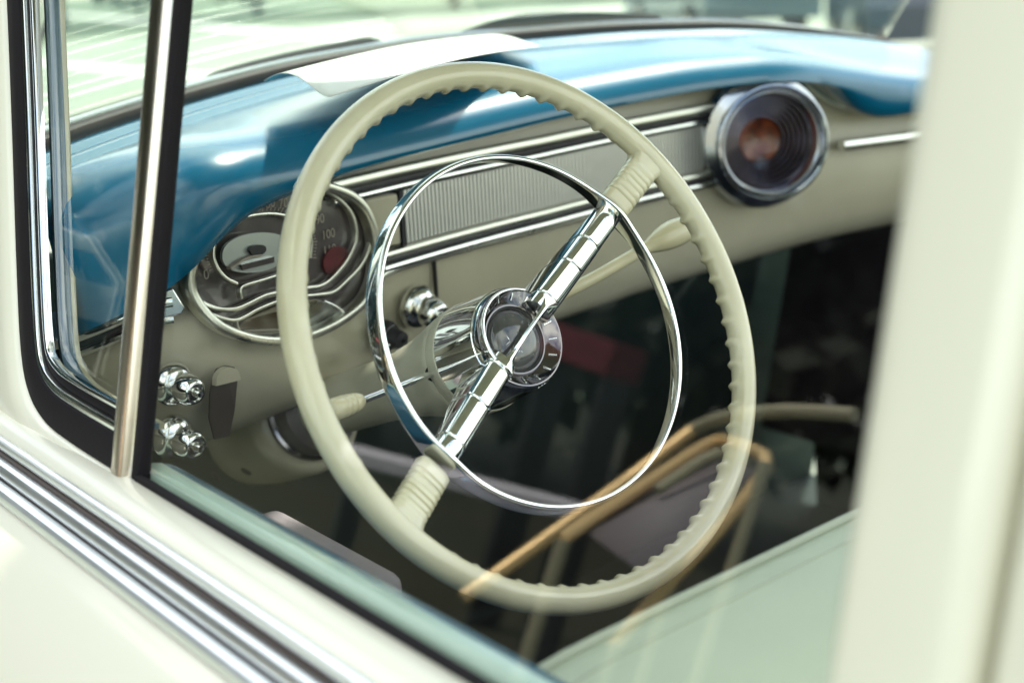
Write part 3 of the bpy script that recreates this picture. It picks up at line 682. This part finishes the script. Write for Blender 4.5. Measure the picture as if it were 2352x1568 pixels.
# ------------------------------------------------------------------ parked cars beyond the windshield
def parked_car(name, loc, rz, paint, label):
    r_ = tag(empty(name, None, loc), label, 'car', 'cars parked beyond the windshield'); r_.rotation_euler = (0, 0, rz)
    side = [(-2.2, .35), (-2.25, .70), (-2.1, .92), (-1.2, .98), (1.15, .98), (2.1, .86), (2.25, .62), (2.2, .35)]
    rows = []
    for x, k in ((-.86, .90), (-.90, 1.), (-.80, 1.03), (.80, 1.03), (.90, 1.), (.86, .90)):
        rows.append([(x, y*min(1, k), .35+(z-.35)*min(1.0, k)+(.02 if abs(x) < .85 else 0)) for y, z in side])
    fixn(obj('body', *grid(rows, cu=True, cap=True), paint, r_))
    cab = [(-1.25, .97), (-.75, 1.42), (.45, 1.44), (1.05, .97)]
    rows = [[(x*(1 if z < 1.2 else .86), y, z) for y, z in cab] for x in (-.76, .76)]
    fixn(obj('cabin_glass', *grid(rows, cu=True, cap=True), M['carw'], r_, smooth=False))
    rows = [[(x, y, z) for y, z in ((-.80, 1.425), (-.75, 1.46), (.45, 1.48), (.52, 1.44))] for x in (-.68, .68)]
    fixn(obj('roof', *grid(rows, cu=True, cap=True), paint, r_))
    for x in (-.80, .80):
        for y in (-1.4, 1.4):
            wv = mesh('wheel', lathe([(.05, -.1), (.30, -.1), (.34, -.06), (.34, .06), (.30, .1), (.05, .1)], (x, y, .34), (1, 0, 0), n=28), M['tyre'], r_)
            mesh('hubcap', lathe([(.19, -.105), (.12, -.12), (.001, -.125)], (x, y, .34), (1 if x < 0 else -1, 0, 0), n=20), M['chrome2'], wv)
    for x in (-.62, .62):
        mesh('headlight', lathe([(.001, .03), (.07, .02), (.09, 0), (.09, -.05)], (x, 2.2, .72), (0, 1, 0), n=20), M['silver'], r_)
    return r_

def far(px, py, d): q = CAM+ray(px, py)*d; return (q[0], q[1], 0)
parked_car('parked_car', far(1640, 20, 21), R(-30), M['carg'], 'slate grey parked car behind the windscreen wiper')
parked_car('parked_car', far(2120, 40, 15), R(-48), M['carb'], 'dark blue parked car beyond the right end of the dashboard')

# ------------------------------------------------------------------ trees out of view on the driver's side, set to keep sky out of the glass reflection
def tree(x, y, h, seed, label, group='trees on the verge beside the car'):
    rg = np.random.default_rng(seed); t = tag(empty('tree', None, (x, y, 0)), label, 'tree', group)  # every tree here is added out of view for reflections
    trunk = MB(); trunk.add(*sweep([(0, 0, 0), (.05, .02, h*.3), (-.04, .05, h*.6), (0, 0, h*.85)], circ(1, 9), (0, 1, 0), scale=lambda q: .16*(1-.8*q)))
    for k in range(7):
        a = rg.uniform(0, 6.28); z0 = h*rg.uniform(.15, .6); L = h*.28
        trunk.add(*sweep([(0, 0, z0), (math.cos(a)*L*.5, math.sin(a)*L*.5, z0+L*.25), (math.cos(a)*L, math.sin(a)*L, z0+L*.7)], circ(1, 6), (0, .1, 1), scale=lambda q: .06*(1-.8*q)))
    trunk.build('trunk', M['bark'], t)
    V = []; F = []
    cl = [(rg.normal(0, h*.17), rg.normal(0, h*.17), h*rg.uniform(.16, .95), h*rg.uniform(.09, .17)) for _ in range(60)]
    for cx, cy, cz, cr in cl:
        for _ in range(150):
            d = rg.normal(size=3); d /= np.linalg.norm(d); p = np.array([cx, cy, cz])+d*cr*rg.uniform(.5, 1)
            a = nrm(rg.normal(size=3)); b = nrm(np.cross(a, rg.normal(size=3))); s_ = rg.uniform(.10, .20)*h/7
            k = len(V); V += [p-a*s_, p+b*s_*.5, p+a*s_, p-b*s_*.5]; F.append((k, k+1, k+2, k+3))
    obj('crown', V, F, M['leaf'], t, smooth=False)
for i, (x, y, h) in enumerate(((-3.6, 11.5, 7.5), (-5.6, 10.4, 6.8), (-7.2, 8.6, 7.4), (-8.6, 6.6, 6.6), (-9.6, 4.4, 7.2), (-2.0, 13.5, 7.), (-10.4, 2.0, 7.0))):
    tree(x, y, h, 20+i, 'leafy green tree on the grass verge, seen only in reflections')

for i, (px, dd, h) in enumerate(((-900, 44, 13), (-350, 50, 15), (150, 46, 14), (600, 52, 15), (1050, 47, 14), (1500, 52, 15.5), (1950, 46, 14), (2450, 50, 15), (3000, 44, 14), (3700, 40, 14))):  # far row added out of view so the dash top mirrors dark
    p = far(px, 100, dd); tree(p[0], p[1], h*.6, 60+i, 'tall tree beyond the parked cars, seen only in reflections', 'tall trees beyond the parked cars')
# ------------------------------------------------------------------ guessed folding chair, added out of view and mirrored in the door glass
GN = nrm((1, 0, -TUM)); GP = np.array([-.715, 0, .93])
def mirror(p): return p-2*np.dot(p-GP, GN)*GN
chair = tag(empty('folding_chair', None, (-1.75, .3, 0)), 'folding chair of gold tubing mirrored in the driver window', 'chair')
def tube(name, pts, r_, vx, m, dx=0.):
    L_ = np.cumsum([0]+[math.hypot(b[0]-a[0], b[1]-a[1]) for a, b in zip(pts, pts[1:])]); P0 = [atx(px, py, vx+dx*l/L_[-1]) for (px, py), l in zip(pts, L_)]; P1 = [P0[0]]
    for a_, b_, c_ in zip(P0, P0[1:], P0[2:]):
        P1 += [b_+nrm(a_-b_)*min(.022, .4*np.linalg.norm(a_-b_)), b_+nrm(c_-b_)*min(.022, .4*np.linalg.norm(c_-b_))]
    P = [mirror(q) for q in P1+[P0[-1]]]
    P = [p+np.array([1.75, -.3, 0]) for p in smoothpath(P, 8)]
    return mesh(name, sweep(P, circ(r_, 12), (.2, .1, 1)), M[m], chair)
VX = .0
tube('frame_tube', [(1060, 1370), (1140, 1315), (1440, 1100), (1590, 985)], .011, VX, 'gold', .42)
tube('frame_tube', [(1575, 993), (1610, 975), (1660, 956), (1800, 942), (1960, 952)], .011, VX+.42, 'tan')
tube('frame_tube', [(1285, 1240), (1330, 1207), (1480, 1112), (1615, 1022), (1650, 1010)], .0105, VX+.05, 'gold', .35)
tube('frame_tube', [(1645, 1012), (1665, 1010), (1735, 1036), (1762, 1056), (1745, 1095), (1640, 1225), (1520, 1350), (1400, 1490)], .0105, VX+.40, 'gold', -.3)
tube('back_tube', [(1505, 1125), (1570, 1082), (1635, 1040), (1665, 1042), (1712, 1062)], .0085, VX+.22, 'tan', .16)

def bench(name, a, b, xa, xb, wd, th, m, label):  # invented slab on legs, out of view, mirrored in the door glass
    A, B = mirror(atx(*a, xa)), mirror(atx(*b, xb)); c = (A+B)/2; d = nrm(B-A); zz = np.array([0, 0, 1.]); sd = nrm(np.cross(zz, d)); L = np.linalg.norm(B-A)
    t = tag(empty(name, None, (c[0], c[1], 0)), label, 'bench'); o = np.array([c[0], c[1], 0]); up = np.cross(d, sd)
    bev(mesh('seat', box(c-o-up*th/2, L, wd, th, (d, sd, up)), m, t), .006)
    for e in (-.42, .42):
        f = c-o+d*L*e; bev(mesh('leg', box((f[0], f[1], (f[2]-th)/2), .04, wd*.8, f[2]-th, (d, sd, zz)), M['black'], t), .004)
bench('red_bench', (1290, 745), (1450, 800), 2.3, 2.3, .20, .13, M['red'], 'red bench on the verge mirrored below the steering wheel hub')
bench('grey_bench', (790, 1020), (1360, 1166), .15, .55, .10, .03, M['palegrey'], 'pale grey bench on the verge mirrored low in the window')

def gnd(px, py):
    q = ray(px, py); return CAM+q*(-CAM[2]/q[2])
for k, (p, q) in enumerate((((150, 34), (1060, 112)), ((150, 150), (900, 215)))):
    A, B = gnd(*p), gnd(*q); d = nrm(B-A); e = np.array([-d[1], d[0], 0])*(.28 if k else .4); z = np.array([0, 0, .006])
    tag(mesh('road_marking', ([A-d*3-e+z, B+d*3-e+z, B+d*3+e+z, A-d*3+e+z], [(0, 1, 2, 3)]), M['paint']), kind='structure')

Q = [mirror(atx(px, py, vx))-np.array([-1.75, .3, 0]) for px, py, vx in ((1345, 1225, .10), (1630, 1045, .42), (1735, 1075, .36), (1500, 1340, .15))]
solid(mesh('seat_fabric', (Q, [(0, 1, 2, 3)]), M['armr'], chair), .004)
for px, py, vx in ((1290, 1240, .05), (1640, 1020, .40), (1755, 1060, .33), (1410, 1480, .10)):
    f = mirror(atx(px, py, vx))-np.array([-1.75, .3, 0]); mesh('leg_tube', sweep([f, (f[0], f[1]+.02, f[2]*.5), (f[0], f[1]+.04, 0)], circ(.010, 10), (1, 0, 0)), M['tan'], chair)
